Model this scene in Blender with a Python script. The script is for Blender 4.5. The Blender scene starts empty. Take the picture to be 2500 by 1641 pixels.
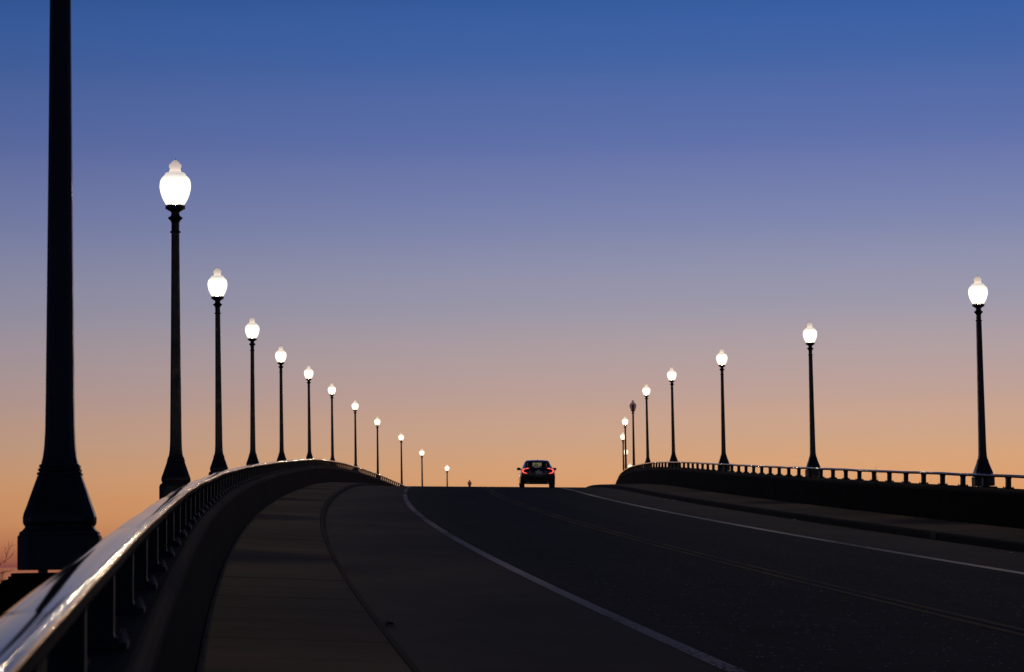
import bpy, bmesh, math, random
from mathutils import Vector, Matrix
random.seed(7)
SC = bpy.context.scene
COL = SC.collection
PI = math.pi

# ------------------------------------------------------------------ camera
EZ = 9.5                                   # eye height above the water
PITCH, ROLL, FPX = 0.080484, 0.01548, 6722.0
cam_d = bpy.data.cameras.new('camera')
cam = bpy.data.objects.new('camera', cam_d)
COL.objects.link(cam)
cam_d.sensor_width = 36.0
cam_d.lens = FPX / 2500.0 * 36.0
cam_d.clip_start = 0.2
cam_d.clip_end = 20000.0
cam_d.dof.use_dof = True
cam_d.dof.focus_distance = 48.0
cam_d.dof.aperture_fstop = 9.0
cam.matrix_world = Matrix.Translation((0, 0, EZ)) @ Matrix.Rotation(PI / 2 + PITCH, 4, 'X') @ Matrix.Rotation(-ROLL, 4, 'Z')
SC.camera = cam

# ------------------------------------------------------------------ sky
def lin(c):
    out = []
    for v in c:
        v /= 255.0
        out.append(v / 12.92 if v <= 0.04045 else ((v + 0.055) / 1.055) ** 2.4)
    return (out[0], out[1], out[2], 1.0)

world = bpy.data.worlds.new('World')
SC.world = world
world.use_nodes = True
wn = world.node_tree
wn.nodes.clear()
W_ = wn.nodes.new
L_ = wn.links.new

def wmath(op, a, b=None, clamp=False):
    n = W_('ShaderNodeMath'); n.operation = op; n.use_clamp = clamp
    for i, v in enumerate((a, b)):
        if v is None: continue
        if isinstance(v, (int, float)): n.inputs[i].default_value = v
        else: L_(v, n.inputs[i])
    return n.outputs[0]

def wramp(fac, stops):
    n = W_('ShaderNodeValToRGB')
    n.color_ramp.interpolation = 'B_SPLINE' if False else 'CARDINAL'
    e = n.color_ramp.elements
    while len(e) > 1: e.remove(e[-1])
    e[0].position, e[0].color = stops[0]
    for p, c in stops[1:]:
        k = e.new(p); k.color = c
    L_(fac, n.inputs[0])
    return n.outputs[0]

tc = W_('ShaderNodeTexCoord')
nrm = W_('ShaderNodeVectorMath'); nrm.operation = 'NORMALIZE'; L_(tc.outputs['Generated'], nrm.inputs[0])
sx = W_('ShaderNodeSeparateXYZ'); L_(nrm.outputs[0], sx.inputs[0])
zz = wmath('MAXIMUM', sx.outputs['Z'], 0.0)
tt = wmath('POWER', zz, 0.5)               # fine steps near the horizon
def P(z): return math.sqrt(z)
front = wramp(tt, [                          # twilight over the bridge, by sine of elevation
    (P(0.0), lin((146, 78, 70))), (P(0.005), lin((186, 115, 80))), (P(0.013), lin((213, 146, 97))),
    (P(0.0255), lin((220, 159, 110))), (P(0.040), lin((209, 164, 131))), (P(0.0555), lin((195, 162, 148))),
    (P(0.084), lin((166, 156, 167))), (P(0.113), lin((136, 141, 174))), (P(0.143), lin((105, 119, 172))),
    (P(0.173), lin((76, 104, 166))), (P(0.201), lin((53, 91, 157))), (P(0.30), lin((25, 50, 96))),
    (P(0.55), lin((14, 23, 46))), (1.0, lin((9, 13, 26)))])
back = wramp(tt, [                           # the darker side of the sky, away from the sunset
    (P(0.0), lin((44, 40, 56))), (P(0.03), lin((60, 58, 78))), (P(0.084), lin((58, 62, 92))),
    (P(0.20), lin((34, 44, 80))), (P(0.45), lin((15, 24, 48))), (1.0, lin((9, 13, 26)))])
az = wmath('ARCTAN2', sx.outputs['X'], sx.outputs['Y'])
da = wmath('DIVIDE', wmath('SUBTRACT', az, math.radians(9)), math.radians(40))
g = wmath('EXPONENT', wmath('MULTIPLY', wmath('MULTIPLY', da, da), -1.0))
mixw = W_('ShaderNodeMix'); mixw.data_type = 'RGBA'
L_(g, mixw.inputs['Factor']); L_(back, mixw.inputs['A']); L_(front, mixw.inputs['B'])
bg = W_('ShaderNodeBackground'); bg.inputs['Strength'].default_value = 1.0
L_(mixw.outputs['Result'], bg.inputs['Color'])
wo = W_('ShaderNodeOutputWorld'); L_(bg.outputs[0], wo.inputs['Surface'])

SC.view_settings.view_transform = 'Standard'
SC.view_settings.look = 'None'
SC.view_settings.exposure = 0.0
SC.view_settings.gamma = 1.0
SC.view_settings.use_curve_mapping = False
SC.render.engine = 'CYCLES'
SC.cycles.use_denoising = True
SC.cycles.sample_clamp_indirect = 4.0

# ------------------------------------------------------------------ materials
class NT:
    def __init__(s, name):
        s.m = bpy.data.materials.new(name); s.m.use_nodes = True
        s.t = s.m.node_tree; s.b = s.t.nodes['Principled BSDF']
    def n(s, typ, **kw):
        x = s.t.nodes.new(typ)
        for k, v in kw.items(): setattr(x, k, v)
        return x
    def l(s, a, b): s.t.links.new(a, b)
    def set(s, **kw):
        for k, v in kw.items():
            s.b.inputs[k.replace('_', ' ')].default_value = v
        return s
    def coords(s, kind='Object', scale=(1, 1, 1)):
        t = s.n('ShaderNodeTexCoord'); m = s.n('ShaderNodeMapping'); m.inputs['Scale'].default_value = scale
        s.l(t.outputs[kind], m.inputs['Vector']); return m.outputs[0]
    def geo(s, scale=(1, 1, 1)):
        t = s.n('ShaderNodeNewGeometry'); m = s.n('ShaderNodeMapping'); m.inputs['Scale'].default_value = scale
        s.l(t.outputs['Position'], m.inputs['Vector']); return m.outputs[0]
    def noise(s, vec, scale, detail=4.0, rough=0.6):
        x = s.n('ShaderNodeTexNoise'); x.inputs['Scale'].default_value = scale
        x.inputs['Detail'].default_value = detail; x.inputs['Roughness'].default_value = rough
        s.l(vec, x.inputs['Vector']); return x.outputs['Fac']
    def ramp(s, fac, stops):
        x = s.n('ShaderNodeValToRGB'); e = x.color_ramp.elements
        e[0].position, e[0].color = stops[0][0], tuple(stops[0][1]) + (1,)
        e[1].position, e[1].color = stops[-1][0], tuple(stops[-1][1]) + (1,)
        for p, c in stops[1:-1]:
            k = e.new(p); k.color = tuple(c) + (1,)
        s.l(fac, x.inputs[0]); return x.outputs[0]
    def mrange(s, v, a, b, c, d):
        x = s.n('ShaderNodeMapRange'); s.l(v, x.inputs['Value'])
        for i, q in zip((1, 2, 3, 4), (a, b, c, d)): x.inputs[i].default_value = q
        return x.outputs[0]
    def mul(s, a, b):
        x = s.n('ShaderNodeMix', data_type='RGBA', blend_type='MULTIPLY'); x.inputs['Factor'].default_value = 1.0
        s.l(a, x.inputs['A']); s.l(b, x.inputs['B']); return x.outputs['Result']
    def mix(s, f, a, b):
        x = s.n('ShaderNodeMix', data_type='RGBA'); s.l(f, x.inputs['Factor'])
        for k, v in (('A', a), ('B', b)):
            if isinstance(v, tuple): x.inputs[k].default_value = v + (1,)
            else: s.l(v, x.inputs[k])
        return x.outputs['Result']
    def bump(s, h, strength, dist):
        x = s.n('ShaderNodeBump'); x.inputs['Strength'].default_value = strength; x.inputs['Distance'].default_value = dist
        s.l(h, x.inputs['Height']); s.l(x.outputs[0], s.b.inputs['Normal']); return x

def G(v): return (v, v, v)
def asphalt_mat():
    t = NT('asphalt'); v = t.geo()
    uv = t.n('ShaderNodeUVMap'); sp = t.n('ShaderNodeSeparateXYZ'); t.l(uv.outputs[0], sp.inputs[0])
    mp = t.n('ShaderNodeMapping'); mp.inputs['Scale'].default_value = (0.9, 0.10, 1); t.l(uv.outputs[0], mp.inputs[0])
    big = t.noise(mp.outputs[0], 1.0, 5, 0.6)                 # long patches along the lanes
    mp2 = t.n('ShaderNodeMapping'); mp2.inputs['Scale'].default_value = (0.25, 1.6, 1); t.l(uv.outputs[0], mp2.inputs[0])
    lay = t.noise(mp2.outputs[0], 1.0, 4, 0.7)                # paving seams across the road
    fine = t.noise(v, 220, 2, 0.8)
    # wheel tracks, two to a lane: polished and a little darker
    w = t.n('ShaderNodeMath', operation='MULTIPLY_ADD'); t.l(sp.outputs[0], w.inputs[0]); w.inputs[1].default_value = 2 * PI / 1.9; w.inputs[2].default_value = -2 * PI * 6.0 / 1.9
    cs = t.n('ShaderNodeMath', operation='COSINE'); t.l(w.outputs[0], cs.inputs[0])
    c1 = t.ramp(big, [(0.30, (0.012, 0.0122, 0.0145)), (0.5, (0.017, 0.0172, 0.020)), (0.68, (0.024, 0.024, 0.0265))])
    c2 = t.ramp(fine, [(0.3, G(0.75)), (0.75, G(1.25))])
    c3 = t.ramp(t.mrange(cs.outputs[0], -1, 1, 1, 0), [(0.0, G(0.80)), (1.0, G(1.12))])
    c4 = t.ramp(lay, [(0.36, G(0.72)), (0.46, G(1.0)), (0.7, G(1.1))])
    t.l(t.mul(t.mul(c1, c2), t.mul(c3, c4)), t.b.inputs['Base Color'])
    vo = t.n('ShaderNodeTexVoronoi'); vo.inputs['Scale'].default_value = 42; t.l(v, vo.inputs['Vector'])
    sep = t.n('ShaderNodeSeparateColor'); t.l(vo.outputs['Color'], sep.inputs[0])
    t.l(t.mrange(sep.outputs[0], 0.004, 0.009, 0.34, 0.80), t.b.inputs['Roughness'])   # a few polished stone facets
    t.l(t.mrange(sep.outputs[0], 0.004, 0.009, 0.6, 0.10), t.b.inputs['Specular IOR Level'])
    t.bump(fine, 0.30, 0.005)
    return t.m
def shoulder_mat():
    t = NT('tined_concrete'); v = t.geo()
    uv = t.n('ShaderNodeUVMap'); sp = t.n('ShaderNodeSeparateXYZ'); t.l(uv.outputs[0], sp.inputs[0])
    big = t.noise(t.geo((1, 0.35, 1)), 0.7, 5)
    fine = t.noise(v, 160, 3, 0.7)
    mp = t.n('ShaderNodeMapping'); mp.inputs['Scale'].default_value = (0.8, 16, 1); t.l(uv.outputs[0], mp.inputs[0])
    tine = t.noise(mp.outputs[0], 1.0, 3, 0.7)
    c1 = t.ramp(big, [(0.3, (0.056, 0.048, 0.042)), (0.5, (0.080, 0.068, 0.058)), (0.72, (0.108, 0.091, 0.076))])
    c2 = t.ramp(tine, [(0.35, G(0.75)), (0.65, G(1.15))])
    t.l(t.mul(c1, c2), t.b.inputs['Base Color'])
    h = t.n('ShaderNodeMath', operation='ADD'); t.l(tine, h.inputs[0]); t.l(fine, h.inputs[1])
    t.bump(h.outputs[0], 0.5, 0.006)
    t.set(Roughness=0.8, Specular_IOR_Level=0.25)
    return t.m
def concrete_mat(name, a, b, rnd=0.0, streak=False, spec=0.25):
    t = NT(name); v = t.geo()
    big = t.noise(t.geo((1, 1, 0.3) if streak else (1, 1, 1)), 1.6 if streak else 0.9, 5)
    fine = t.noise(v, 140, 3, 0.75)
    c1 = t.ramp(big, [(0.28, a), (0.72, b)])
    c2 = t.ramp(fine, [(0.3, G(0.75)), (0.75, G(1.2))])
    c = t.mul(c1, c2)
    if rnd:
        oi = t.n('ShaderNodeObjectInfo')
        c = t.mul(c, t.ramp(oi.outputs['Random'], [(0, G(1 - rnd)), (1, G(1 + rnd))]))
    t.l(c, t.b.inputs['Base Color'])
    t.bump(fine, 0.5, 0.004)
    t.set(Roughness=0.85, Specular_IOR_Level=spec)
    return t.m
def paint_line_mat(name, c, dark, wear):
    t = NT(name); v = t.geo()
    uv = t.n('ShaderNodeUVMap')
    mp = t.n('ShaderNodeMapping'); mp.inputs['Scale'].default_value = (30, 5, 1); t.l(uv.outputs[0], mp.inputs[0])
    w1 = t.noise(mp.outputs[0], 1.0, 5, 0.7)
    w2 = t.noise(t.geo((1, 0.2, 1)), 0.8, 3)
    s = t.n('ShaderNodeMath', operation='ADD'); t.l(w1, s.inputs[0]); t.l(w2, s.inputs[1])
    f = t.mrange(s.outputs[0], wear - 0.10, wear + 0.06, 0.0, 1.0)
    t.l(t.mix(f, dark, c), t.b.inputs['Base Color'])
    t.bump(w1, 0.4, 0.003)
    t.set(Roughness=0.75, Specular_IOR_Level=0.15)
    return t.m
def metal_paint(name, c, rough, bump=0.15, scale=60, spec=0.5, metallic=0.0):
    t = NT(name); v = t.coords('Object')
    n1 = t.noise(v, 7, 4); n2 = t.noise(v, scale, 3)
    t.l(t.ramp(n1, [(0.3, tuple(x * 0.75 for x in c)), (0.7, tuple(x * 1.2 for x in c))]), t.b.inputs['Base Color'])
    t.l(t.mrange(n1, 0.3, 0.7, rough - 0.08, rough + 0.1), t.b.inputs['Roughness'])
    t.bump(n2, bump, 0.002)
    t.set(Specular_IOR_Level=spec, Metallic=metallic)
    return t.m
def rail_mat():
    t = NT('brushed_aluminium')
    uv = t.n('ShaderNodeUVMap')
    mp = t.n('ShaderNodeMapping'); mp.inputs['Scale'].default_value = (90, 0.1, 1); t.l(uv.outputs[0], mp.inputs[0])
    lines = t.noise(mp.outputs[0], 1.0, 3, 0.6)
    mp2 = t.n('ShaderNodeMapping'); mp2.inputs['Scale'].default_value = (14, 0.12, 1); t.l(uv.outputs[0], mp2.inputs[0])
    big = t.noise(mp2.outputs[0], 1.0, 4)
    t.l(t.ramp(big, [(0.3, (0.27, 0.262, 0.255)), (0.7, (0.36, 0.352, 0.342))]), t.b.inputs['Base Color'])
    t.l(t.mrange(big, 0.3, 0.75, 0.05, 0.09), t.b.inputs['Roughness'])
    t.bump(lines, 0.004, 0.001)
    t.set(Metallic=1.0, Specular_Tint=(0.42, 0.41, 0.41, 1))   # dull oxidised aluminium
    return t.m
def glow_mat(name, col, strength, base=(0.9, 0.88, 0.82)):
    t = NT(name)
    t.set(Base_Color=base + (1,), Roughness=0.35, Emission_Color=col + (1,), Emission_Strength=strength)
    return t.m
def glass_mat(name, tint, f, rough=0.05):
    m = bpy.data.materials.new(name); m.use_nodes = True
    t = m.node_tree; b = t.nodes['Principled BSDF']
    b.inputs['Base Color'].default_value = (0.02, 0.02, 0.024, 1); b.inputs['Roughness'].default_value = rough
    tr = t.nodes.new('ShaderNodeBsdfTransparent'); tr.inputs[0].default_value = tint + (1,)
    mx = t.nodes.new('ShaderNodeMixShader'); mx.inputs[0].default_value = f
    t.links.new(tr.outputs[0], mx.inputs[1]); t.links.new(b.outputs[0], mx.inputs[2])
    t.links.new(mx.outputs[0], t.nodes['Material Output'].inputs['Surface'])
    return m
def plain(name, c, rough=0.5, metallic=0.0, spec=0.5):
    t = NT(name); v = t.coords('Object')
    n = t.noise(v, 18, 3)
    t.l(t.ramp(n, [(0.3, tuple(x * 0.85 for x in c)), (0.7, tuple(x * 1.12 for x in c))]), t.b.inputs['Base Color'])
    t.set(Roughness=rough, Metallic=metallic, Specular_IOR_Level=spec)
    return t.m
def water_mat():
    t = NT('water')
    n = t.noise(t.geo((0.2, 0.2, 1)), 1.0, 4, 0.6)
    t.set(Base_Color=(0.010, 0.014, 0.02, 1), Roughness=0.03, IOR=1.33)
    t.bump(n, 0.01, 0.5)
    return t.m

LAMP_WATTS, GLOBE_CLEAR = 230.0, 0.6
LAMP_COL = (1.0, 0.77, 0.50)
M = dict(
    asphalt=asphalt_mat(), shoulder=shoulder_mat(),
    sidewalk=concrete_mat('sidewalk_concrete', (0.092, 0.069, 0.056), (0.150, 0.113, 0.092), 0.08),
    kerb=concrete_mat('shaded_kerb_concrete', (0.026, 0.023, 0.020), (0.048, 0.041, 0.035), 0.0, False, 0.12),  # shade of the upright kerb face put into a darker concrete
    parapet=concrete_mat('dark_parapet_concrete', (0.012, 0.010, 0.009), (0.024, 0.020, 0.017), 0.06, True, 0.03),  # very dark base tone, streaked vertically
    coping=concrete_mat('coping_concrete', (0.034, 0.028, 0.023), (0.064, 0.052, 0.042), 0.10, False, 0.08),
    deck=concrete_mat('deck_concrete', (0.09, 0.085, 0.08), (0.14, 0.13, 0.12)),
    white=paint_line_mat('white_road_paint', (0.80, 0.80, 0.80), (0.10, 0.10, 0.10), 0.88),  # right line: the lamps' sheen put into a brighter white
    worn_dim_white=paint_line_mat('worn_dim_white_road_paint', (0.46, 0.46, 0.60), (0.06, 0.06, 0.08), 0.95),  # left line: worn, and its weaker lamplight tinted into the paint
    yellow=paint_line_mat('yellow_road_paint', (0.20, 0.11, 0.008), (0.034, 0.025, 0.011), 1.02),
    post=metal_paint('dark_green_railing_paint', (0.034, 0.045, 0.028), 0.5),
    bolt=metal_paint('galvanised_bolt_steel', (0.22, 0.22, 0.22), 0.35, metallic=0.9),
    rail=rail_mat(),
    pole=metal_paint('black_lamp_post_paint', (0.046, 0.047, 0.045), 0.36, 0.2, 40),
    globe=None,
    cap=None,
    darkglobe=glass_mat('unlit_lamp_globe_glass', (0.55, 0.50, 0.57), 0.28, 0.12),
    darkcap=glass_mat('unlit_globe_cap_glass', (0.72, 0.68, 0.68), 0.3, 0.12),
    socket=plain('dark_lamp_socket', (0.012, 0.012, 0.015), 0.5),
    carpaint=None, tyre=plain('tyre_rubber', (0.010, 0.010, 0.010), 0.8),
    rim=plain('alloy_rim', (0.25, 0.25, 0.26), 0.3, 0.9),
    blackplastic=plain('black_plastic', (0.008, 0.008, 0.009), 0.5),
    carglass=glass_mat('car_window_glass', (0.50, 0.64, 0.68), 0.16),
    seat=plain('dark_seat_fabric', (0.012, 0.012, 0.013), 0.9),
    redlens=None, lightbar=glow_mat('lit_tail_light_bar', (1.0, 0.13, 0.09), 1.55, (0.5, 0.05, 0.04)),
    plate=plain('licence_plate_enamel', (0.55, 0.56, 0.72), 0.4), chrome=plain('chrome_trim', (0.7, 0.7, 0.72), 0.15, 1.0),
    headlight=plain('headlight_glass', (0.4, 0.4, 0.42), 0.1),
    water=water_mat(), bank=concrete_mat('bank_soil_and_grass', (0.020, 0.022, 0.012), (0.045, 0.04, 0.022)),
    bark=plain('bare_bark', (0.040, 0.026, 0.018), 0.9), twig=plain('bare_twigs', (0.060, 0.034, 0.022), 0.9),
    mast=plain('mast_steel', (0.10, 0.07, 0.06), 0.5), leaf=plain('dead_leaf', (0.030, 0.020, 0.012), 0.7),
    litter=plain('white_paper_scrap', (0.75, 0.75, 0.78), 0.4), drain=plain('kerb_drain_shadow_iron', (0.008, 0.008, 0.008), 0.7),
)
def globe_mat():                            # milky glass: glows itself and lets half of the inner lamp's light out
    m = bpy.data.materials.new('lit_lamp_globe'); m.use_nodes = True; t = m.node_tree
    tr = t.nodes.new('ShaderNodeBsdfTransparent'); em = t.nodes.new('ShaderNodeEmission'); mx = t.nodes.new('ShaderNodeMixShader')
    em.inputs[0].default_value = (1.0, 0.90, 0.72, 1)
    tc = t.nodes.new('ShaderNodeTexCoord'); sp = t.nodes.new('ShaderNodeSeparateXYZ'); rp = t.nodes.new('ShaderNodeFloatCurve')
    mr = t.nodes.new('ShaderNodeMapRange'); t.links.new(tc.outputs['Object'], sp.inputs[0]); t.links.new(sp.outputs['Z'], mr.inputs[0])
    mr.inputs[1].default_value, mr.inputs[2].default_value, mr.inputs[3].default_value, mr.inputs[4].default_value = 4.34, 4.84, 0.0, 1.0
    cu = rp.mapping.curves[0]; cu.points[0].location = (0, .62); cu.points[1].location = (1, .30)
    cu.points.new(.35, 1.0); cu.points.new(.65, .95); cu.points.new(.86, .55); rp.mapping.update()
    oi = t.nodes.new('ShaderNodeTexNoise'); oi.inputs['Scale'].default_value = 4.0; t.links.new(tc.outputs['Object'], oi.inputs['Vector'])
    m2 = t.nodes.new('ShaderNodeMath'); m2.operation = 'MULTIPLY'; m3 = t.nodes.new('ShaderNodeMath'); m3.operation = 'MULTIPLY_ADD'
    t.links.new(mr.outputs[0], rp.inputs['Value']); t.links.new(oi.outputs['Fac'], m3.inputs[0]); m3.inputs[1].default_value = 2.0; m3.inputs[2].default_value = 1.5
    t.links.new(rp.outputs[0], m2.inputs[0]); t.links.new(m3.outputs[0], m2.inputs[1]); t.links.new(m2.outputs[0], em.inputs[1])
    mx.inputs[0].default_value = 1 - GLOBE_CLEAR
    t.links.new(tr.outputs[0], mx.inputs[1]); t.links.new(em.outputs[0], mx.inputs[2])
    t.links.new(mx.outputs[0], t.nodes['Material Output'].inputs['Surface']); return m
M['globe'] = globe_mat()
def cap_mat():                              # moulded glass finial, the lamp's glow from below added as fading emission
    m = bpy.data.materials.new('lit_globe_cap_glass'); m.use_nodes = True; t = m.node_tree
    tl = t.nodes.new('ShaderNodeBsdfTranslucent'); tl.inputs[0].default_value = (0.004, 0.0036, 0.0032, 1)
    tr = t.nodes.new('ShaderNodeBsdfTransparent'); mx = t.nodes.new('ShaderNodeMixShader'); mx.inputs[0].default_value = 0.45
    em = t.nodes.new('ShaderNodeEmission'); em.inputs[0].default_value = (1.0, 0.82, 0.66, 1)
    tc = t.nodes.new('ShaderNodeTexCoord'); sp = t.nodes.new('ShaderNodeSeparateXYZ'); mr = t.nodes.new('ShaderNodeMapRange')
    t.links.new(tc.outputs['Object'], sp.inputs[0]); t.links.new(sp.outputs['Z'], mr.inputs[0])
    for i, v in zip((1, 2, 3, 4), (4.83, 5.0, 0.62, 0.22)): mr.inputs[i].default_value = v
    t.links.new(mr.outputs[0], em.inputs[1])
    ad = t.nodes.new('ShaderNodeAddShader')
    t.links.new(tl.outputs[0], mx.inputs[1]); t.links.new(tr.outputs[0], mx.inputs[2])
    t.links.new(mx.outputs[0], ad.inputs[0]); t.links.new(em.outputs[0], ad.inputs[1])
    t.links.new(ad.outputs[0], t.nodes['Material Output'].inputs['Surface']); return m
M['cap'] = cap_mat()
_t = NT('midnight_car_paint'); _n = _t.noise(_t.coords('Object'), 900, 2)
_t.l(_t.ramp(_n, [(0.3, (0.006, 0.007, 0.018)), (0.7, (0.010, 0.012, 0.030))]), _t.b.inputs['Base Color'])
_t.set(Roughness=0.3, Coat_Weight=1.0, Coat_Roughness=0.03); M['carpaint'] = _t.m
_t = NT('red_lens'); _t.set(Base_Color=(0.16, 0.006, 0.006, 1), Roughness=0.12, Emission_Color=(1, 0.02, 0.01, 1), Emission_Strength=0.10); M['redlens'] = _t.m

# ------------------------------------------------------------------ object helpers
def link(o, parent=None):
    COL.objects.link(o)
    if parent is not None: o.parent = parent
    return o
def mesh(name, verts, faces, mat, uvs=None, smooth=False):
    me = bpy.data.meshes.new(name); me.from_pydata(verts, [], faces)
    if uvs is not None:
        ul = me.uv_layers.new(name='UVMap')
        for lp in me.loops: ul.data[lp.index].uv = uvs[lp.vertex_index]
    me.materials.append(mat)
    if smooth:
        me.polygons.foreach_set('use_smooth', [True] * len(me.polygons))
    me.update(); return me
def obj(name, me, parent=None, mw=None):
    o = bpy.data.objects.new(name, me); link(o, parent)
    if mw is not None: o.matrix_basis = mw
    return o
def empty(name, mw=None):
    o = bpy.data.objects.new(name, None); link(o); o.empty_display_size = 0.3
    if mw is not None: o.matrix_basis = mw
    return o
def tag(o, label=None, cat=None, group=None, kind=None):
    for k, v in (('label', label), ('category', cat), ('group', group), ('kind', kind)):
        if v: o[k] = v
    return o
class MB:                                   # a small mesh collector
    def __init__(s): s.v, s.f = [], []
    def add(s, vs, fs):
        b = len(s.v); s.v += [tuple(v) for v in vs]; s.f += [tuple(i + b for i in f) for f in fs]
    def box(s, c, d, rz=0.0, taper=1.0):
        x, y, z = [q / 2 for q in d]; vs = []
        for sz, k in ((-z, 1.0), (z, taper)):
            for a, b in ((-x, -y), (x, -y), (x, y), (-x, y)):
                a, b = a * k, b * k
                vs.append((c[0] + a * math.cos(rz) - b * math.sin(rz), c[1] + a * math.sin(rz) + b * math.cos(rz), c[2] + sz))
        s.add(vs, [(3, 2, 1, 0), (4, 5, 6, 7), (0, 1, 5, 4), (1, 2, 6, 5), (2, 3, 7, 6), (3, 0, 4, 7)])
    def rings(s, rings, caps=True):         # list of rings of equal length
        b = len(s.v); n = len(rings[0])
        for r in rings: s.v += [tuple(p) for p in r]
        for j in range(len(rings) - 1):
            for i in range(n):
                k = (i + 1) % n
                s.f.append((b + j * n + i, b + j * n + k, b + (j + 1) * n + k, b + (j + 1) * n + i))
        if caps:
            s.f.append(tuple(b + i for i in reversed(range(n))))
            s.f.append(tuple(b + (len(rings) - 1) * n + i for i in range(n)))
    def lathe(s, prof, n=20, c=(0, 0, 0), caps=True):
        s.rings([[(c[0] + r * math.cos(2 * PI * i / n), c[1] + r * math.sin(2 * PI * i / n), c[2] + z) for i in range(n)] for r, z in prof], caps)
    def chsq(s, prof, ch=0.30, caps=True):  # square with chamfered corners, (half width, z)
        R = []
        for h, z in prof:
            q = h * (1 - ch)
            R.append([(x, y, z) for x, y in ((q, -h), (h, -q), (h, q), (q, h), (-q, h), (-h, q), (-h, -q), (-q, -h))])
        s.rings(R, caps)
    def tube(s, a, b, r0, r1, n=5):
        a, b = Vector(a), Vector(b); d = (b - a).normalized()
        u = d.orthogonal().normalized(); w = d.cross(u)
        s.rings([[tuple(p + (u * math.cos(2 * PI * i / n) + w * math.sin(2 * PI * i / n)) * r) for i in range(n)] for p, r in ((a, r0), (b, r1))])
    def me(s, name, mat, smooth=False): return mesh(name, s.v, s.f, mat, None, smooth)
    def obj(s, name, mat, parent=None, mw=None, smooth=False): return obj(name, s.me(name, mat, smooth), parent, mw)

# ------------------------------------------------------------------ alignment of the bridge: station s, offset to the right, height above the lamp line
HD, KAP, K2, XL = -0.11376, 0.00068749, -3.2594e-07, -0.92515
D0, SP, PSP = 16.509, 24.0, 24.0 / 11
_S0, _DS = -60.0, 0.25
_tab = {}
def heading(s): return HD + KAP * s + K2 * s * s / 2
def _build():
    x, y, s = XL, 0.0, 0.0; _tab[0] = (x, y)
    for k in range(1, 2000):
        a = heading((k - 0.5) * _DS); x += math.sin(a) * _DS; y += math.cos(a) * _DS; _tab[k] = (x, y)
    x, y = XL, 0.0
    for k in range(-1, -300, -1):
        a = heading((k + 0.5) * _DS); x -= math.sin(a) * _DS; y -= math.cos(a) * _DS; _tab[k] = (x, y)
_build()
def zprof(s):
    t = max(0.0, s - 121.27)
    return -0.68219 + 0.039649 * s - 0.5 * 0.00045912 * t * t
def cross(s):
    s = min(max(s, 0), 330); return 0.017228 + 4.14e-5 * s - 2.3112e-7 * s * s
def Wd(s):
    s = max(s, 0); return 18.045 - 0.0017634 * s + 1.9483e-5 * s * s
def pt(s, off, h):
    k = math.floor(s / _DS); f = s / _DS - k
    a, b = _tab[k], _tab[k + 1]; th = heading(s)
    x = a[0] + (b[0] - a[0]) * f + off * math.cos(th); y = a[1] + (b[1] - a[1]) * f - off * math.sin(th)
    return Vector((x, y, EZ + zprof(s) + h - cross(s) * off))
def frame(s, off, h, upright=False):
    p = pt(s, off, h); th = heading(s)
    fw = pt(s + 0.5, off, h) - pt(s - 0.5, off, h); fw.normalize()
    rt = Vector((math.cos(th), -math.sin(th), -cross(s))).normalized()
    if upright:
        fw = Vector((math.sin(th), math.cos(th), 0)); rt = Vector((math.cos(th), -math.sin(th), 0))
    up = rt.cross(fw).normalized(); fw = up.cross(rt)
    m = Matrix.Identity(4)
    for i in range(3):
        m[i][0], m[i][1], m[i][2], m[i][3] = rt[i], fw[i], up[i], p[i]
    return m
def hroad(o): return -1.0 - 0.05 * (o - 2.4) / 12.7
def O(v, s): return Wd(s) + v[1] if isinstance(v, tuple) else v      # ('W', d) = measured from the right lamp row
def srange(a, b, st):
    n = max(1, round((b - a) / st)); return [a + (b - a) * i / n for i in range(n + 1)]
def loft(name, prof, a, b, st, mat, parent=None, closed=False, caps=False, smooth=False):
    V, F, U = [], [], []
    ss = srange(a, b, st); n = len(prof)
    for s in ss:
        for o, h in prof:
            oo = O(o, s); hh = h(oo) if callable(h) else h
            V.append(tuple(pt(s, oo, hh))); U.append((oo, s))
    m = n if closed else n - 1
    for j in range(len(ss) - 1):
        for i in range(m):
            k = (i + 1) % n
            F.append((j * n + i, j * n + k, (j + 1) * n + k, (j + 1) * n + i))
    if caps:
        F.append(tuple(range(n))); F.append(tuple((len(ss) - 1) * n + i for i in reversed(range(n))))
    return obj(name, mesh(name, V, F, mat, U, smooth), parent)
SA, SB = -30.0, 335.0
WATER_R = 15000.0
def struct(o): o['kind'] = 'structure'; return o

# ------------------------------------------------------------------ setting: water, bank, deck, road
def disc(name, r, z, mat):
    n = 48; V = [(0, 0, z)]; F = []
    rr = [50, 200, 600, 1500, 3500, r]
    for q in rr: V += [(q * math.cos(2 * PI * i / n), q * math.sin(2 * PI * i / n), z) for i in range(n)]
    for i in range(n): F.append((0, 1 + i, 1 + (i + 1) % n))
    for j in range(len(rr) - 1):
        for i in range(n):
            a, b = 1 + j * n + i, 1 + j * n + (i + 1) % n
            F.append((a, a + n, b + n, b))
    return obj(name, mesh(name, V, F, mat))
struct(disc('water', WATER_R, 0.0, M['water']))

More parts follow.
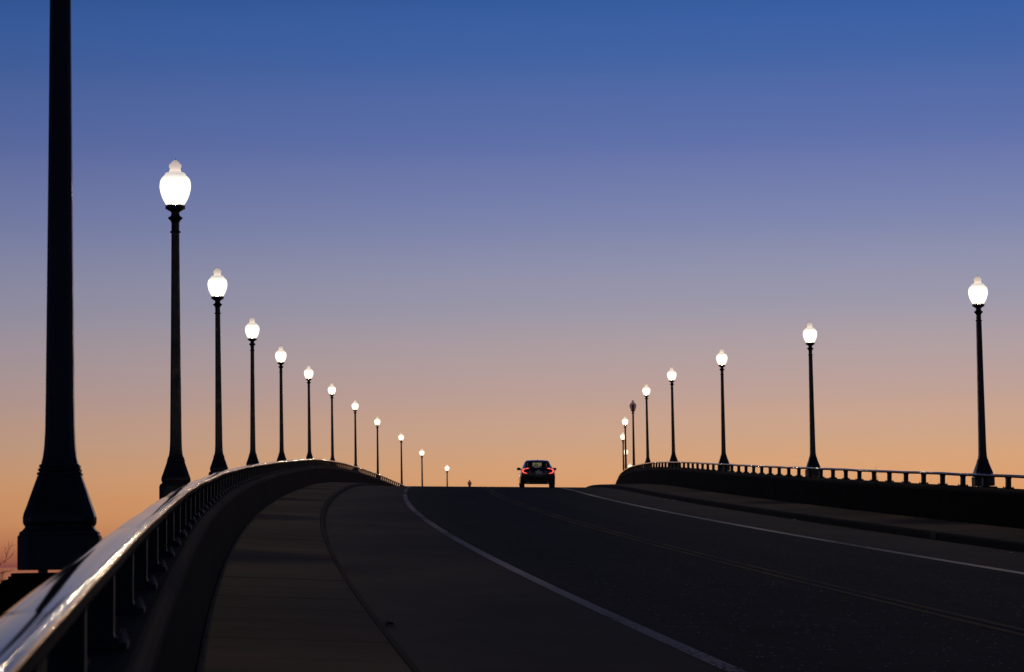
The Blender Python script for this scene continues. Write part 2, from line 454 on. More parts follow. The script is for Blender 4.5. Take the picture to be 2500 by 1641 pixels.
def bank():
    V, F = [], []; nx, ny = 14, 26
    for j in range(ny + 1):
        for i in range(nx + 1):
            u, v = i / nx, j / ny
            x = -24 - u * 70 - 4 * math.sin(v * 9); y = 90 + v * 130 + 5 * math.sin(u * 7)
            e = min(u, 1 - u, v, 1 - v)
            z = -0.6 + min(1.0, e * 9) * (1.3 + 0.3 * math.sin(i * 2.1 + j * 1.3))
            V.append((x, y, z))
    for j in range(ny):
        for i in range(nx):
            a = j * (nx + 1) + i; F.append((a, a + nx + 1, a + nx + 2, a + 1))
    return obj('river_bank', mesh('river_bank', V, F, M['bank'], None, True))
struct(bank())

struct(loft('bridge_deck', [(-0.46, -1.10), (2.4, -1.06), (15.1, -1.11), (('W', 0.46), -1.12), (('W', 0.46), -1.9), (9, -2.6), (-0.46, -1.9)], SA, SB, 3.0, M['deck'], closed=True, caps=True))
struct(loft('road', [(5.02, hroad), (7.0, hroad), (8.85, hroad), (10.7, hroad), (12.62, hroad)], SA, SB, 1.0, M['asphalt']))
struct(loft('road_shoulder', [(2.38, hroad), (3.7, hroad), (5.02, hroad)], SA, SB, 1.0, M['shoulder']))
struct(loft('road_shoulder', [(12.62, hroad), (13.9, hroad), (15.12, hroad)], SA, SB, 1.0, M['shoulder']))
def line(name, a, b, m):
    hh = lambda o: hroad(o) + 0.004
    struct(loft(name, [(a, hh), ((a + b) / 2, hh), (b, hh)], SA, SB, 1.0, m))
line('white_edge_line', 4.90, 5.06, M['worn_dim_white'])
line('white_edge_line', 12.52, 12.72, M['white'])
line('yellow_centre_line', 8.57, 8.68, M['yellow'])
line('yellow_centre_line', 8.80, 8.91, M['yellow'])
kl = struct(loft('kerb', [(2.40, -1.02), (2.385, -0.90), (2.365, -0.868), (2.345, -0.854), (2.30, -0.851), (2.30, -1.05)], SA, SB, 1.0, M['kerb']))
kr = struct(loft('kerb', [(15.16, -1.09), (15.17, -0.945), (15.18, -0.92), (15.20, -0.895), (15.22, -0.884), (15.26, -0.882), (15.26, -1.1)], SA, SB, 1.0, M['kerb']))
d = MB(); d.box((0, 0, 0), (0.03, 0.5, 0.11)); d.box((0.002, 0, 0.062), (0.05, 0.56, 0.014))
obj('drain_inlet', d.me('drain_inlet', M['drain']), kr, frame(57.2, 15.155, -0.985))

# sidewalks: a bed with slabs laid on it one by one
def sidewalk(a, b, top_a, top_b, phase):
    side = 'W' if isinstance(b, tuple) else 'L'
    bed = struct(loft('sidewalk', [(a, top_a - 0.045), (b, top_b - 0.045)], SA, SB, 2.0, M['sidewalk']))
    far = loft('sidewalk_far_end', [(a, top_a - 0.002), (b, top_b - 0.002)], 150.0, SB, 2.0, M['sidewalk'], bed)
    n0 = math.floor((-4 - phase) / PSP); s = phase + n0 * PSP
    while s + PSP < 150.0:
        g = 0.007; s0, s1 = s + g, s + PSP - g; V = []; F = []
        j0, j1 = random.uniform(-.003, .003), random.uniform(-.003, .003)
        cut = 0.012
        for inset, dz in ((0, -0.045), (0, -cut), (cut, 0.0)):
            for ss, jj in ((s0 + inset, j0), (s1 - inset, j1)):
                for o, t, sg in ((a, top_a, 1), (b, top_b, -1)):
                    V.append(tuple(pt(ss, O(o, ss) + (inset + 0.002) * sg, t + dz + jj)))
        for l in (0, 4):
            for p, q in ((0, 1), (1, 3), (3, 2), (2, 0)): F.append((l + p, l + q, l + 4 + q, l + 4 + p))
        F.append((8, 9, 11, 10))
        U = [(v[0], v[1]) for v in V]
        obj('slab', mesh('slab', V, F, M['sidewalk'], U), bed)
        s += PSP
sidewalk(0.755, 2.30, -0.80, -0.849, 24.82)
sidewalk(15.26, ('W', -0.755), -0.880, -0.83, 24.3)

# ------------------------------------------------------------------ parapets
def parapet(label, inner, sgn, top, bot, lampoff, stations):
    root = tag(empty('bridge_parapet', Matrix.Translation(pt(20, lampoff(20), 0))), label, 'parapet')
    inv = root.matrix_basis.inverted()
    def o(d): return (('W', -d) if sgn < 0 else d)
    prof = [(o(0.27), bot - 0.3), (o(0.29), top - 0.121), (o(0.705), top - 0.121), (o(0.755), bot - 0.02), (o(0.755), bot - 0.3)]
    cprof = [(o(0.26), top - 0.119), (o(0.26), top - 0.05), (o(0.29), top - 0.012), (o(0.31), top), (o(0.655), top), (o(0.690), top - 0.03), (o(0.708), top - 0.07), (o(0.708), top - 0.119)]
    L = PSP * 4; s = D0 - L * 3 + 0.6
    while s < SB - L:
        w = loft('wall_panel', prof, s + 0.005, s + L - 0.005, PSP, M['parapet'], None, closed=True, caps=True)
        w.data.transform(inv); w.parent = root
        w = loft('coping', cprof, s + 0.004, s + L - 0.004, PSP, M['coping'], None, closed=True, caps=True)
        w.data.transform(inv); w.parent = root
        s += L
    p = MB()
    p.chsq([(0.36, -1.1), (0.40, -0.30), (0.40, -0.22), (0.37, -0.12), (0.345, -0.09), (0.31, -0.055), (0.285, -0.05), (0.285, -0.034), (0.27, -0.034), (0.27, -0.016)], 0.12)
    pm = p.me('lamp_pedestal', M['parapet'])
    for st, of in stations:
        obj('lamp_pedestal', pm, root, inv @ frame(st, of, 0, True))
    return root
LCOR = {1: .019, 2: -.037, 3: -.029, 4: -.012, 5: .08, 6: 0, 7: -.036, 8: -.112, 9: -.01, 10: -.153, 11: .16, 12: .3}   # lamps stand a little off the line
RCOR = {2: .011, 3: -.009, 4: -.047, 5: -.071, 6: .072, 7: .167, 8: .098, 9: -.015, 10: -.093, 11: -.302}
lst = [(D0 + SP * k, LCOR.get(k, 0)) for k in range(-1, 13)]
rst = [(D0 + SP * k, Wd(D0 + SP * k) + RCOR.get(k, 0)) for k in range(0, 13)]
parapet('low dark concrete parapet wall along the left sidewalk, under the bright handrail', None, 1, 0.0, -0.80, lambda s: 0.0, lst)
parapet('low dark concrete parapet wall along the right edge of the road', None, -1, -0.005, -0.83, lambda s: Wd(s), rst)

# ------------------------------------------------------------------ railings
pm = MB()
pm.rings([[(x * k, y * k, z) for x, y in ((-.052, -.064), (.052, -.064), (.052, .064), (-.052, .064))] for z, k in ((0.02, 1.12), (0.05, 1.0), (0.235, 0.97), (0.262, 1.12), (0.30, 1.18))])
POST = pm.me('post', M['post'])
pm = MB(); pm.box((0, 0, 0.011), (0.205, 0.235, 0.022)); pm.box((0, 0, 0.028), (0.13, 0.16, 0.012))
PLATE = pm.me('base_plate', M['post'])
def bolt(b, x, y, z): b.lathe([(.017, z), (.017, z + .016), (.009, z + .017), (.009, z + .034)], 6, (x, y, 0))
pm = MB(); bolt(pm, 0, 0, 0.022); BOLT = pm.me('anchor_bolt', M['bolt'])
pm = MB()
for x in (-.082, .082):
    for y in (-.095, .095): bolt(pm, x, y, 0.022)
BOLTS = pm.me('anchor_bolts', M['bolt'])
def railing(label, off, base, centre, send, joint0, seed, near):
    rnd = random.Random(seed)
    root = tag(empty('bridge_railing', Matrix.Translation(pt(20, O(off, 20), 0))), label, 'railing')
    inv = root.matrix_basis.inverted()
    k0 = math.ceil((1.0 - D0) / PSP); k = k0 - 2
    while D0 + PSP * k < send:
        s = D0 + PSP * k; k += 1
        m = inv @ frame(s, O(off, s) - (0.03 if near else -0.02), base)
        p = obj('post', POST, root, m @ Matrix.Diagonal((1, 1, (centre - base - 0.01) / 0.30, 1)))
        obj('base_plate', PLATE, p)
        if near and s < 30:
            for x in (-.082, .082):
                for y in (-.095, .095): obj('anchor_bolt', BOLT, p, Matrix.Translation((x, y, 0)))
        else:
            tag(obj('anchor_bolts', BOLTS, p), kind='stuff')
    # handrail in lengths of three bays, joints a little out of line
    half = [(.067, 0), (.0665, .011), (.064, .020), (.0585, .0275), (.050, .0318), (.039, .0337), (0.0358, .0331), (.0325, .0341), (.018, .0358), (0, .0364)]
    RP = half + [(-x, z) for x, z in reversed(half[:-1])]
    RP += [(-x, -z) for x, z in RP[1:-1] if abs(x) != .0358]
    n = len(RP); L = PSP * 3
    j = joint0 - L * math.ceil((joint0 + 4) / L)
    joints = []
    while j < send + L: joints.append(j); j += L
    dx = [rnd.uniform(-.012, .012) * min(1, max(.25, q / 25)) for q in joints]; dz = [rnd.uniform(-.006, .006) * min(1, max(.25, q / 25)) for q in joints]
    tw = [rnd.uniform(-.03, .03) for _ in joints]
    for i in range(len(joints) - 1):
        a, b = joints[i] + 0.003, joints[i + 1] - 0.003
        V, F, U = [], [], []; ss = srange(a, b, 0.55)
        for s in ss:
            t = (s - a) / (b - a); e = t * t * (3 - 2 * t)
            ox = dx[i] * (1 - e) + dx[i + 1] * e; oz = dz[i] * (1 - e) + dz[i + 1] * e + 0.004 * math.sin(t * 3 * PI) * min(1, max(.3, s / 30))
            for q in range(n):
                cx, cz = RP[q]; cx, cz = cx * math.cos(tw[i]) - cz * math.sin(tw[i]), cx * math.sin(tw[i]) + cz * math.cos(tw[i])
                V.append(tuple(inv @ pt(s, O(off, s) + ox + cx, centre + oz + cz))); U.append((q / n, s))
        for r in range(len(ss) - 1):
            for q in range(n):
                w = (q + 1) % n; F.append((r * n + q, r * n + w, (r + 1) * n + w, (r + 1) * n + q))
        nq = len(F); nv = len(V)
        V += V[:n] + V[-n:]; U += U[:n] + U[-n:]
        F.append(tuple(nv + q for q in range(n))); F.append(tuple(nv + n + q for q in reversed(range(n))))
        hm = mesh('handrail', V, F, M['rail'], U, True)
        for q in (nq, nq + 1): hm.polygons[q].use_smooth = False
        ra = obj('handrail', hm, root)
        # inner sleeve that bridges the joint
        sm = MB(); R = []
        for s in (b - 0.05, b + 0.06):
            R.append([tuple(inv @ pt(s, O(off, s) + dx[i + 1] + math.cos(2 * PI * q / n) * 0.060, centre + dz[i + 1] + math.sin(2 * PI * q / n) * 0.031)) for q in range(n)])
        sm.rings(R); obj('splice_sleeve', sm.me('splice_sleeve', M['bolt'], True), ra)
    return root
railing('long shiny aluminium handrail on short posts, curving up from the lower left corner', 0.554, 0.0, 0.330, 250.0, 5.8, 3, True)
railing('shiny handrail on short posts along the right side of the road', ('W', -0.50), -0.005, 0.272, 215.0, 9.0, 11, False)

# ------------------------------------------------------------------ street lamps
def lamp_parts():
    P_ = {}
    b = MB()
    b.chsq([(.232, 0.0), (.238, .006), (.238, .197), (.228, .210), (.2276, .222), (.212, .232), (.197, .250), (.1966, .258), (.205, .268), (.2085, .282), (.2085, .310), (.203, .335), (.188, .375), (.158, .465), (.127, .556)], 0.28)
    P_['base'] = b.me('base', M['pole'])
    b = MB()
    for z, h in ((.568, .1245), (.592, .1185), (.614, .1125)):
        b.chsq([(h - .008, z - .012), (h + .005, z - .007), (h + .006, z), (h + .005, z + .007), (h - .008, z + .012)], 0.28)
    b.chsq([(.122, .550), (.108, .626)], 0.28)
    P_['moulding'] = b.me('moulding', M['pole'])
    b = MB()
    b.chsq([(.107, .626), (.098, .665), (.0915, .715), (.0875, .77), (.0845, .84), (.0815, 1.05), (.0685, 2.45), (.0612, 3.40), (.0575, 3.935)], 0.28)
    P_['shaft'] = b.me('shaft', M['pole'])
    b = MB()
    b.lathe([(.066, 3.930), (.078, 3.934), (.080, 3.945), (.074, 3.955), (.0595, 3.960), (.0588, 4.065), (.063, 4.09), (.0716, 4.11), (.095, 4.132), (.108, 4.146), (.110, 4.153), (.100, 4.163), (.080, 4.172), (.072, 4.180), (.066, 4.190),
             (.0615, 4.205), (.0612, 4.235), (.085, 4.255), (.112, 4.268), (.122, 4.276), (.123, 4.284), (.145, 4.286), (.147, 4.292), (.147, 4.336), (.140, 4.34)], 24)
    P_['capital'] = b.me('capital', M['pole'], False)
    gl = [(.1316, 4.341), (.152, 4.375), (.176, 4.421), (.195, 4.463), (.208, 4.503), (.221, 4.555), (.228, 4.605), (.2288, 4.640), (.2225, 4.692), (.210, 4.728), (.192, 4.754), (.168, 4.776), (.155, 4.787), (.153, 4.806), (.135, 4.822), (.100, 4.832)]
    b = MB(); b.lathe(gl, 24, caps=False); P_['globe'] = b.me('globe', M['globe'], True); P_['globe_dark'] = b.me('globe', M['darkglobe'], True)
    cp = [(.099, 4.833), (.092, 4.838), (.084, 4.856), (.079, 4.880), (.080, 4.898), (.090, 4.902), (.092, 4.912), (.086, 4.920), (.092, 4.930), (.091, 4.944), (.078, 4.950), (.066, 4.962), (.054, 4.980), (.042, 4.994), (.026, 5.006), (.010, 5.012)]
    b = MB(); b.lathe(cp, 20, caps=False); P_['cap'] = b.me('globe_cap', M['cap'], True); P_['cap_dark'] = b.me('globe_cap', M['darkcap'], True)
    b = MB(); b.tube((0, 0, 5.008), (0, 0, 5.045), .006, .003, 6); P_['spike'] = b.me('spike', M['pole'])
    b = MB(); b.lathe([(.05, 4.342), (.05, 4.40), (.06, 4.43), (.066, 4.62), (.05, 4.70), (.03, 4.72)], 12); P_['socket'] = b.me('lamp_socket', M['socket'])
    b = MB(); b.lathe([(.022, -.018), (.022, .002)], 8); P_['foot'] = b.me('levelling_bolt', M['bolt'])
    return P_
LP = lamp_parts()
def make_lamp():
    r = empty('street_lamp')
    for n in ('base', 'moulding', 'shaft', 'capital'): obj(n, LP[n], r)
    gb = obj('globe', LP['globe'], r); c = obj('globe_cap', LP['cap'], gb); obj('spike', LP['spike'], gb)
    ld = bpy.data.lights.new('lamp_light', 'POINT'); ld.energy = LAMP_WATTS; ld.color = LAMP_COL; ld.shadow_soft_size = 0.06
    lo = bpy.data.objects.new('lamp_light', ld); link(lo, r); lo.location = (0, 0, 4.60)
    for x in (-.10, .10):
        for y in (-.10, .10): obj('levelling_bolt', LP['foot'], r, Matrix.Translation((x, y, 0)))
    return r
proto = make_lamp()
def copy_tree(o, parent=None):
    c = o.copy(); COL.objects.link(c)
    if parent is not None: c.parent = parent
    for ch in list(o.children): copy_tree(ch, c)
    return c
_first = [True]
def place_lamp(s, off, label, lit=True):
    global proto
    if _first[0]: r = proto; _first[0] = False
    else: r = copy_tree(proto)
    m = frame(s, off, 0, True)
    rnd = random.Random(int(s * 10) + int(off))
    r.matrix_basis = m @ Matrix.Rotation(rnd.uniform(-.004, .004), 4, 'X') @ Matrix.Rotation(rnd.uniform(-.003, .003), 4, 'Y')
    if not lit:
        for ch in list(r.children):
            if ch.type == 'LIGHT': bpy.data.objects.remove(ch)
        for ch in r.children:
            if ch.name.startswith('globe'):
                ch.data = LP['globe_dark']
                for q in ch.children:
                    if q.name.startswith('globe_cap'): q.data = LP['cap_dark']
        obj('lamp_socket', LP['socket'], r)
    tag(r, label, 'street lamp', 'globe street lamps in two rows along the bridge')
    return r
LL = {0: 'huge black lamp post at the left edge, its globe cut off above the picture',
      1: 'biggest lit globe lamp on the left, standing next to the huge cut-off post',
      2: 'lit lamp on the left parapet between the biggest globe and the third globe',
      3: 'lit lamp on the left parapet, third globe from the left',
      4: 'lit lamp on the left parapet, fourth globe from the left',
      5: 'lit lamp on the left whose foot meets the topmost point of the handrail',
      6: 'lit lamp on the left just past the topmost point of the handrail',
      7: 'lit lamp on the left, seventh globe from the left, above the falling handrail',
      8: 'lit lamp on the left, eighth globe from the left, above the falling handrail',
      9: 'lit lamp on the left at the far visible end of the left handrail',
      10: 'lit lamp rising from behind the road crest, nearest the far end of the left handrail',
      11: 'short lit lamp behind the road crest, last lit one of the left row',
      12: 'unlit dark lamp head peeping over the road crest, left of the car'}
for k in range(0, 13):
    place_lamp(*lst[k + 1], LL[k], lit=(k != 12))
RL = {1: 'lit globe lamp on the right parapet just beyond the right edge of the picture',
      2: 'lit globe lamp at the far right, the tallest of the right row',
      3: 'lit globe lamp on the right, second from the right edge',
      4: 'lit globe lamp on the right, third from the right edge',
      5: 'lit globe lamp on the right, fourth from the right edge, where the handrail peaks',
      6: 'lit globe lamp on the right next to the unlit dark globe',
      7: 'unlit lamp with a dark globe in the right row',
      8: 'lit globe lamp just left of the unlit dark globe on the right',
      9: 'lit globe lamp farthest left of the right row, half behind another post',
      10: 'small lit globe seen between two dark posts in the far right row',
      11: 'lowest lit globe of the right row, touching the curve of the handrail'}
for k in range(1, 12):
    place_lamp(*rst[k], RL[k], lit=(k != 7))

# ------------------------------------------------------------------ the car
def interp(tab, y):
    if y <= tab[0][0]: return tab[0][1:]
    for a, b in zip(tab, tab[1:]):
        if y <= b[0]:
            t = (y - a[0]) / (b[0] - a[0]); t = t * t * (3 - 2 * t) * 0.5 + t * 0.5
            return tuple(p + (q - p) * t for p, q in zip(a[1:], b[1:]))
    return tab[-1][1:]
def make_car(mw):
    root = tag(empty('sedan', mw), 'dark sedan seen from behind with lit red tail lights, driving over the crest', 'car')
    BT = [(-2.27, .72, .66, .84, .86, .36), (-2.24, .80, .70, .94, .96, .24), (-2.18, .855, .725, .985, 1.01, .185), (-1.9, .885, .76, 1.0, 1.035, .165), (-1.4, .90, .785, .985, 1.02, .165),
          (-.5, .90, .81, .95, .97, .165), (.6, .90, .81, .92, .94, .165), (1.0, .895, .80, .90, .95, .165), (1.6, .88, .77, .83, .88, .17), (2.0, .84, .70, .72, .77, .20), (2.2, .72, .60, .62, .66, .24), (2.28, .58, .5, .52, .54, .30)]
    wy = (-1.38, 1.32); WR = .325
    ys = []
    y = -2.27
    while y < 2.279: ys.append(y); y += .065
    ys.append(2.28); rings = []
    for y in ys:
        xm, xs, zs, zd, zf = interp(BT, y)
        za = zf + .01
        for w in wy:
            q = (WR + .045) ** 2 - (y - w) ** 2
            if q > 0: za = max(za, .325 + math.sqrt(q))
        half = [(0, zf), (.55, zf), (.60, zf + .004), (min(.61, xm - .05), za), (xm - .03, za), (xm - .008, min(za + .04, .72)), (xm, max(za + .05, .60)), (xm - .012, .72 if za < .66 else .735), ((xm + xs) / 2 + .01, (zs + .72) / 2 + .02), (xs, zs), (xs - .06, zs + (zd - zs) * .6), (0, zd)]
        half = [(max(0, x), z) for x, z in half]
        rings.append([(x, y, z) for x, z in half] + [(-x, y, z) for x, z in reversed(half[1:-1])])
    b = MB(); b.rings(rings)
    # cabin
    CT = [(-1.82, 1.035, .60, 1.03), (-1.62, 1.115, .60, 1.02), (-1.30, 1.235, .595, 1.01), (-.98, 1.335, .59, 1.0), (-.70, 1.382, .59, .985), (-.25, 1.405, .59, .97), (.15, 1.40, .585, .96), (.40, 1.365, .575, .95), (.75, 1.20, .60, .945), (1.12, .99, .64, .94)]
    glass_s, glass_r, glass_w = MB(), MB(), MB()
    rows = []
    yy = [-1.82, -1.74, -1.62, -1.46, -1.30, -1.22, -.98, -.70, -.45, -.16, -.08, .15, .34, .42, .60, .80, 1.0, 1.06, 1.12]
    for y in yy:
        H, R, zb = interp(CT, y); xs = interp(BT, y)[1] - .02
        e = max(H - .03, zb + .002); c0 = (xs, zb - .03)
        l = lambda t: (c0[0] + (R - c0[0]) * t + .03 * math.sin(PI * t), c0[1] + (e - c0[1]) * t)
        rows.append([c0, l(.16), l(.86), (R, e), (R - .075, H - .006), (R * .45, H + .012), (0, H + .016)])
    for j in range(len(yy) - 1):
        ym = (yy[j] + yy[j + 1]) / 2
        for i in range(6):
            for sx in (1, -1):
                q = [(rows[j][i][0] * sx, yy[j], rows[j][i][1]), (rows[j][i + 1][0] * sx, yy[j], rows[j][i + 1][1]), (rows[j + 1][i + 1][0] * sx, yy[j + 1], rows[j + 1][i + 1][1]), (rows[j + 1][i][0] * sx, yy[j + 1], rows[j + 1][i][1])]
                tgt = b
                if i == 1 and -1.25 < ym < .70 and not -.16 < ym < -.08: tgt = glass_s
                if i >= 4 and -1.74 < ym < -1.22: tgt = glass_r
                if i >= 4 and .40 < ym < 1.06: tgt = glass_w
                tgt.add(q, [(0, 1, 2, 3) if sx > 0 else (3, 2, 1, 0)])
    body = b.obj('body', M['carpaint'], root)
    for p in body.data.polygons: p.use_smooth = True
    mod = body.modifiers.new('edge', 'EDGE_SPLIT'); mod.split_angle = math.radians(32)
    glass_r.obj('rear_window', M['carglass'], root); glass_w.obj('windshield', M['carglass'], root); glass_s.obj('side_windows', M['carglass'], root)
    # rear bumper, diffuser and trim
    m = MB(); m.box((0, -2.255, .285), (1.30, .10, .20), 0, .96); m.obj('bumper', M['blackplastic'], root)
    m = MB(); m.box((0, -1.86, 1.052), (1.18, .10, .022), 0, .9); m.obj('spoiler', M['carpaint'], root)
    m = MB(); m.box((.03, -2.292, .765), (.31, .012, .135)); pl = m.obj('licence_plate', M['plate'], root)
    m = MB(); m.box((0.02, -2.285, .870), (.10, .014, .035)); m.obj('badge', M['chrome'], root)
    for sx in (-1, 1):
        m = MB(); m.box((sx * .41, -2.285, .805), (.035, .012, .05)); m.obj('reverse_light', M['chrome'], root)
        # tail lights: dark red lens with a C-shaped bar
        def yb(x): return -2.288 + .11 * max(0, (x - .66) / .20) ** 2
        outer = [(.43, 1.005), (.56, 1.0), (.70, .985), (.82, .925), (.855, .85), (.845, .76), (.76, .70), (.54, .675), (.53, .74), (.67, .80), (.70, .86), (.64, .925), (.43, .955)]
        outer = [(x, z - .006) for x, z in outer]
        m = MB(); n = len(outer)
        V = [(sx * x, yb(x) - .012, z) for x, z in outer] + [(sx * x, yb(x) + .14, z) for x, z in outer]
        F = [(i, (i + 1) % n, n + (i + 1) % n, n + i) for i in range(n)]
        k = len(V)
        top, bot = [0, 1, 2, 3, 4, 5, 6, 7], [12, 12, 11, 10, 10, 9, 9, 8]
        for i in range(7):
            F.append((top[i], top[i + 1], bot[i + 1], bot[i]) if bot[i] != bot[i + 1] else (top[i], top[i + 1], bot[i]))
        m.add(V, F); tl = m.obj('tail_light', M['redlens'], root)
        def bar(pts):
            q = MB(); Rg = []
            for x, z, w, a in pts:
                dx, dz = math.cos(a) * w / 2, math.sin(a) * w / 2
                Rg.append([(sx * (x - dx), yb(x) - .022, z - dz), (sx * (x + dx), yb(x) - .022, z + dz), (sx * (x + dx), yb(x) - .010, z + dz), (sx * (x - dx), yb(x) - .010, z - dz)])
            q.rings(Rg); q.obj('light_bar', M['lightbar'], tl)
        bar([(.475, .985, .024, 1.4), (.56, .972, .032, 1.35), (.632, .958, .04, 1.25)])
        bar([(.665, .950, .04, 1.15), (.735, .925, .05, 1.0), (.785, .875, .062, .2), (.772, .80, .06, -.35), (.71, .755, .038, -1.2), (.565, .715, .022, -1.3)])
        # mirror
        m = MB(); m.rings([[(sx * x, .62 + dy * r2, .945 + dz * r * 1.25) for dy, dz in ((-.07, -.045), (-.07, .045), (.0, .055), (.07, .03), (.07, -.03), (.0, -.05))] for x, r, r2 in ((.825, .6, .5), (.855, 1.0, 1), (.94, 1.1, 1), (1.01, .95, .9), (1.03, .5, .5))])
        m.box((sx * .83, .62, .94), (.10, .05, .035)); m.obj('side_mirror', M['blackplastic'], root)
        m = MB(); m.rings([[(sx * (.74 - w), 2.16 + .03 * w, .62 + z) for z in (-.04, .05)] + [(sx * (.74 - w), 2.02, .62 + z) for z in (.06, -.04)] for w in (0, .12, .3)]); m.obj('headlight', M['headlight'], root)
        m = MB(); m.tube((sx * .5, -2.31, .235), (sx * .5, -2.1, .235), .035, .035, 10); m.obj('exhaust_tip', M['chrome'], root)
        # seats
        m = MB(); m.rings([[(sx * .36 + x * k, -.12 - .10 * (z - .6) + y, z) for x, y in ((-.24, -.05), (.24, -.05), (.24, .06), (-.24, .06))] for z, k in ((.90, 1), (1.04, .95), (1.10, .78))])
        st = m.obj('seat', M['seat'], root)
        m = MB(); m.rings([[(sx * .36 + x * k, -.18 + y, z) for x, y in ((-.125, -.05), (.125, -.05), (.125, .04), (-.125, .04))] for z, k in ((1.09, .8), (1.13, 1), (1.26, .96), (1.285, .75))])
        m.obj('headrest', M['seat'], st)
        for w in wy:
            x0 = sx * .775
            ty = MB(); ty.rings([[(x0 + dx, w + r * math.cos(2 * PI * i / 28), .325 + r * math.sin(2 * PI * i / 28)) for i in range(28)] for dx, r in ((-.105, .22), (-.105, .30), (-.09, .322), (.09, .322), (.105, .30), (.105, .22))], True)
            wh = ty.obj('wheel', M['tyre'], root)
            rm = MB()
            for i in range(5):
                a = 2 * PI * i / 5; c, s_ = math.cos(a), math.sin(a)
                rm.add([(x0 + sx * .107 + d, w + r * c - q * s_, .325 + r * s_ + q * c) for d in (0, sx * .012) for r, q in ((.03, -.03), (.21, -.022), (.21, .022), (.03, .03))], [(0, 1, 2, 3), (7, 6, 5, 4), (0, 4, 5, 1), (1, 5, 6, 2), (2, 6, 7, 3), (3, 7, 4, 0)])
            rm.obj('rim', M['rim'], wh)
    m = MB(); m.box((-.03, .45, 1.155), (.21, .03, .055)); m.tube((-.03, .47, 1.17), (-.03, .42, 1.35), .012, .012, 5); m.obj('rear_view_mirror', M['blackplastic'], root)
    m = MB(); m.rings([[(x, -.85 + y, 1.38 + z) for x, y in ((-.025, -.09), (.025, -.09), (.02, .09), (-.02, .09))] if z == 0 else [(x, -.85 + y, 1.38 + z) for x, y in ((-.006, -.08), (.006, -.08), (.006, -.03), (-.006, -.03))] for z in (0, .055)]); m.obj('roof_antenna', M['carpaint'], root)
    return root
CS, CO = 143.0, 11.48
make_car(frame(CS, CO, hroad(CO)) @ Matrix.Translation((0, 0, 0.004)))

# ------------------------------------------------------------------ far things and small things
def bare_tree(x, y, z, h, rad, seed, label):
    rnd = random.Random(seed)
    root = tag(empty('bare_tree', Matrix.Translation((x, y, z))), label, 'tree')
    tr, cr = MB(), MB()
    def branch(p, d, ln, r, lev):
        q, pts = p, []
        for i in range(4):
            d = (d + Vector((rnd.gauss(0, .10), rnd.gauss(0, .10), .05))).normalized()
            e = q + d * ln / 4
            (tr if lev < 2 else cr).tube(q, e, r * (1 - .18 * i), r * (1 - .18 * (i + 1)), 6 if lev < 2 else 3)
            q = e; pts.append((Vector(e), Vector(d), r * (1 - .18 * (i + 1))))
        if lev >= 5: return
        for i, (e, dd, rr) in enumerate(pts):
            if lev == 0 and i < 1: continue
            for _ in range((2, 2, 2, 2, 2)[lev] + (1 if i == 3 else 0)):
                a = rnd.uniform(0, 2 * PI); t = rnd.uniform(.35, .85)
                u = dd.orthogonal().normalized(); w = dd.cross(u)
                nd = dd * math.cos(t) + (u * math.cos(a) + w * math.sin(a)) * math.sin(t)
                if rnd.random() < (.95, .88, .62, .56, .5)[lev]: branch(e, nd.normalized(), ln * rnd.uniform(.5, .68), max(rr * .55, .014), lev + 1)
    branch(Vector((0, 0, 0)), Vector((0, 0, 1)), h * .5, .17, 0)
    mz = max(v[2] for v in tr.v + cr.v); mx = sorted(math.hypot(v[0], v[1]) for v in cr.v)[int(len(cr.v) * .985)]
    for b in (tr, cr): b.v = [(v[0] * rad / mx, v[1] * rad / mx, v[2] * h / mz) for v in b.v]
    tr.obj('trunk', M['bark'], root); cr.obj('crown', M['twig'], root)
    return root
bare_tree(-28.8, 150, 0.5, 10.5, 4.2, 5, 'bare leafless tree at the left edge, twigs against orange sky beside the huge post')

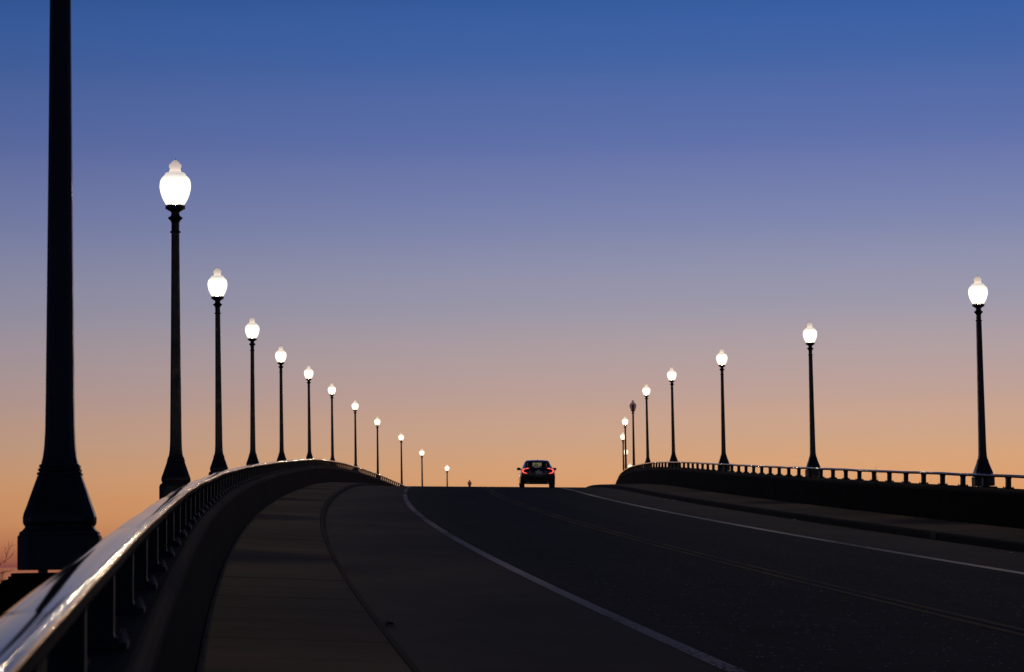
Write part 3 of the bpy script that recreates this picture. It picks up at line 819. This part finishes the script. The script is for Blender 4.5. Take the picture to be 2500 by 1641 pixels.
def mast(x, y, h, label):
    root = tag(empty('radio_mast', Matrix.Translation((x, y, 0))), label, 'radio mast', 'thin masts on the horizon')
    m = MB(); w = 0.28
    for i in range(3):
        a = 2 * PI * i / 3; m.tube((w * math.cos(a), w * math.sin(a), 0), (w * .8 * math.cos(a), w * .8 * math.sin(a), h), .05, .035, 4)
    k = 0
    while k * 3 + 3 < h:
        for i in range(3):
            a, c = 2 * PI * i / 3, 2 * PI * (i + 1) / 3
            m.tube((w * math.cos(a), w * math.sin(a), k * 3), (w * .9 * math.cos(c), w * .9 * math.sin(c), k * 3 + 3), .02, .02, 3)
        k += 1
    m.obj('lattice', M['mast'], root)
    m = MB(); m.tube((0, 0, h - .2), (0, 0, h + 3), .05, .03, 4); m.obj('aerial', M['mast'], root)
    return root
mast(0.13155 * 760, 760, 0.0313 * 760 + EZ - 3, 'taller thin radio mast on the horizon above the right handrail')
mast(0.13095 * 760, 760, 0.0308 * 760 + EZ - 3, 'shorter faint radio mast left of the taller mast above the right handrail')

def scrap(name, s, off, sx, sy, mat, label, cat, group=None, seed=1, curl=.02):
    rnd = random.Random(seed); n = 9; V = []; F = []
    for z in (0.0, 0.006):
        for i in range(n):
            a = 2 * PI * i / n; r = rnd.uniform(.7, 1.15)
            V.append((sx * r * math.cos(a), sy * r * math.sin(a), .004 + z + curl * rnd.random()))
    F = [tuple(reversed(range(n))), tuple(range(n, 2 * n))] + [(i, (i + 1) % n, n + (i + 1) % n, n + i) for i in range(n)]
    o = obj(name, mesh(name, V, F, mat), None, frame(s, off, hroad(off) + .002))
    return tag(o, label, cat, group)
scrap('dead_leaf', 27.3, 2.52, .055, .11, M['leaf'], 'small dark dead leaf lying on the left road shoulder near the kerb', 'leaf', curl=.03, seed=4)
for i, (s, o, lb) in enumerate(((103.4, 14.76, 'farthest tiny white scrap in the gutter near the crest'), (101.8, 14.9, 'tiny white scrap beside the farthest scrap in the right gutter'), (87.7, 14.95, 'tiny pale scrap midway along the right gutter'), (73.7, 15.02, 'tiny pale scrap against the right kerb before the drain'), (49.1, 14.7, 'pale scrap in the right gutter at the right edge of the photo'))):
    scrap('litter_scrap', s, o, .05, .045, M['litter'], lb, 'litter', 'white scraps along the right gutter', seed=20 + i)
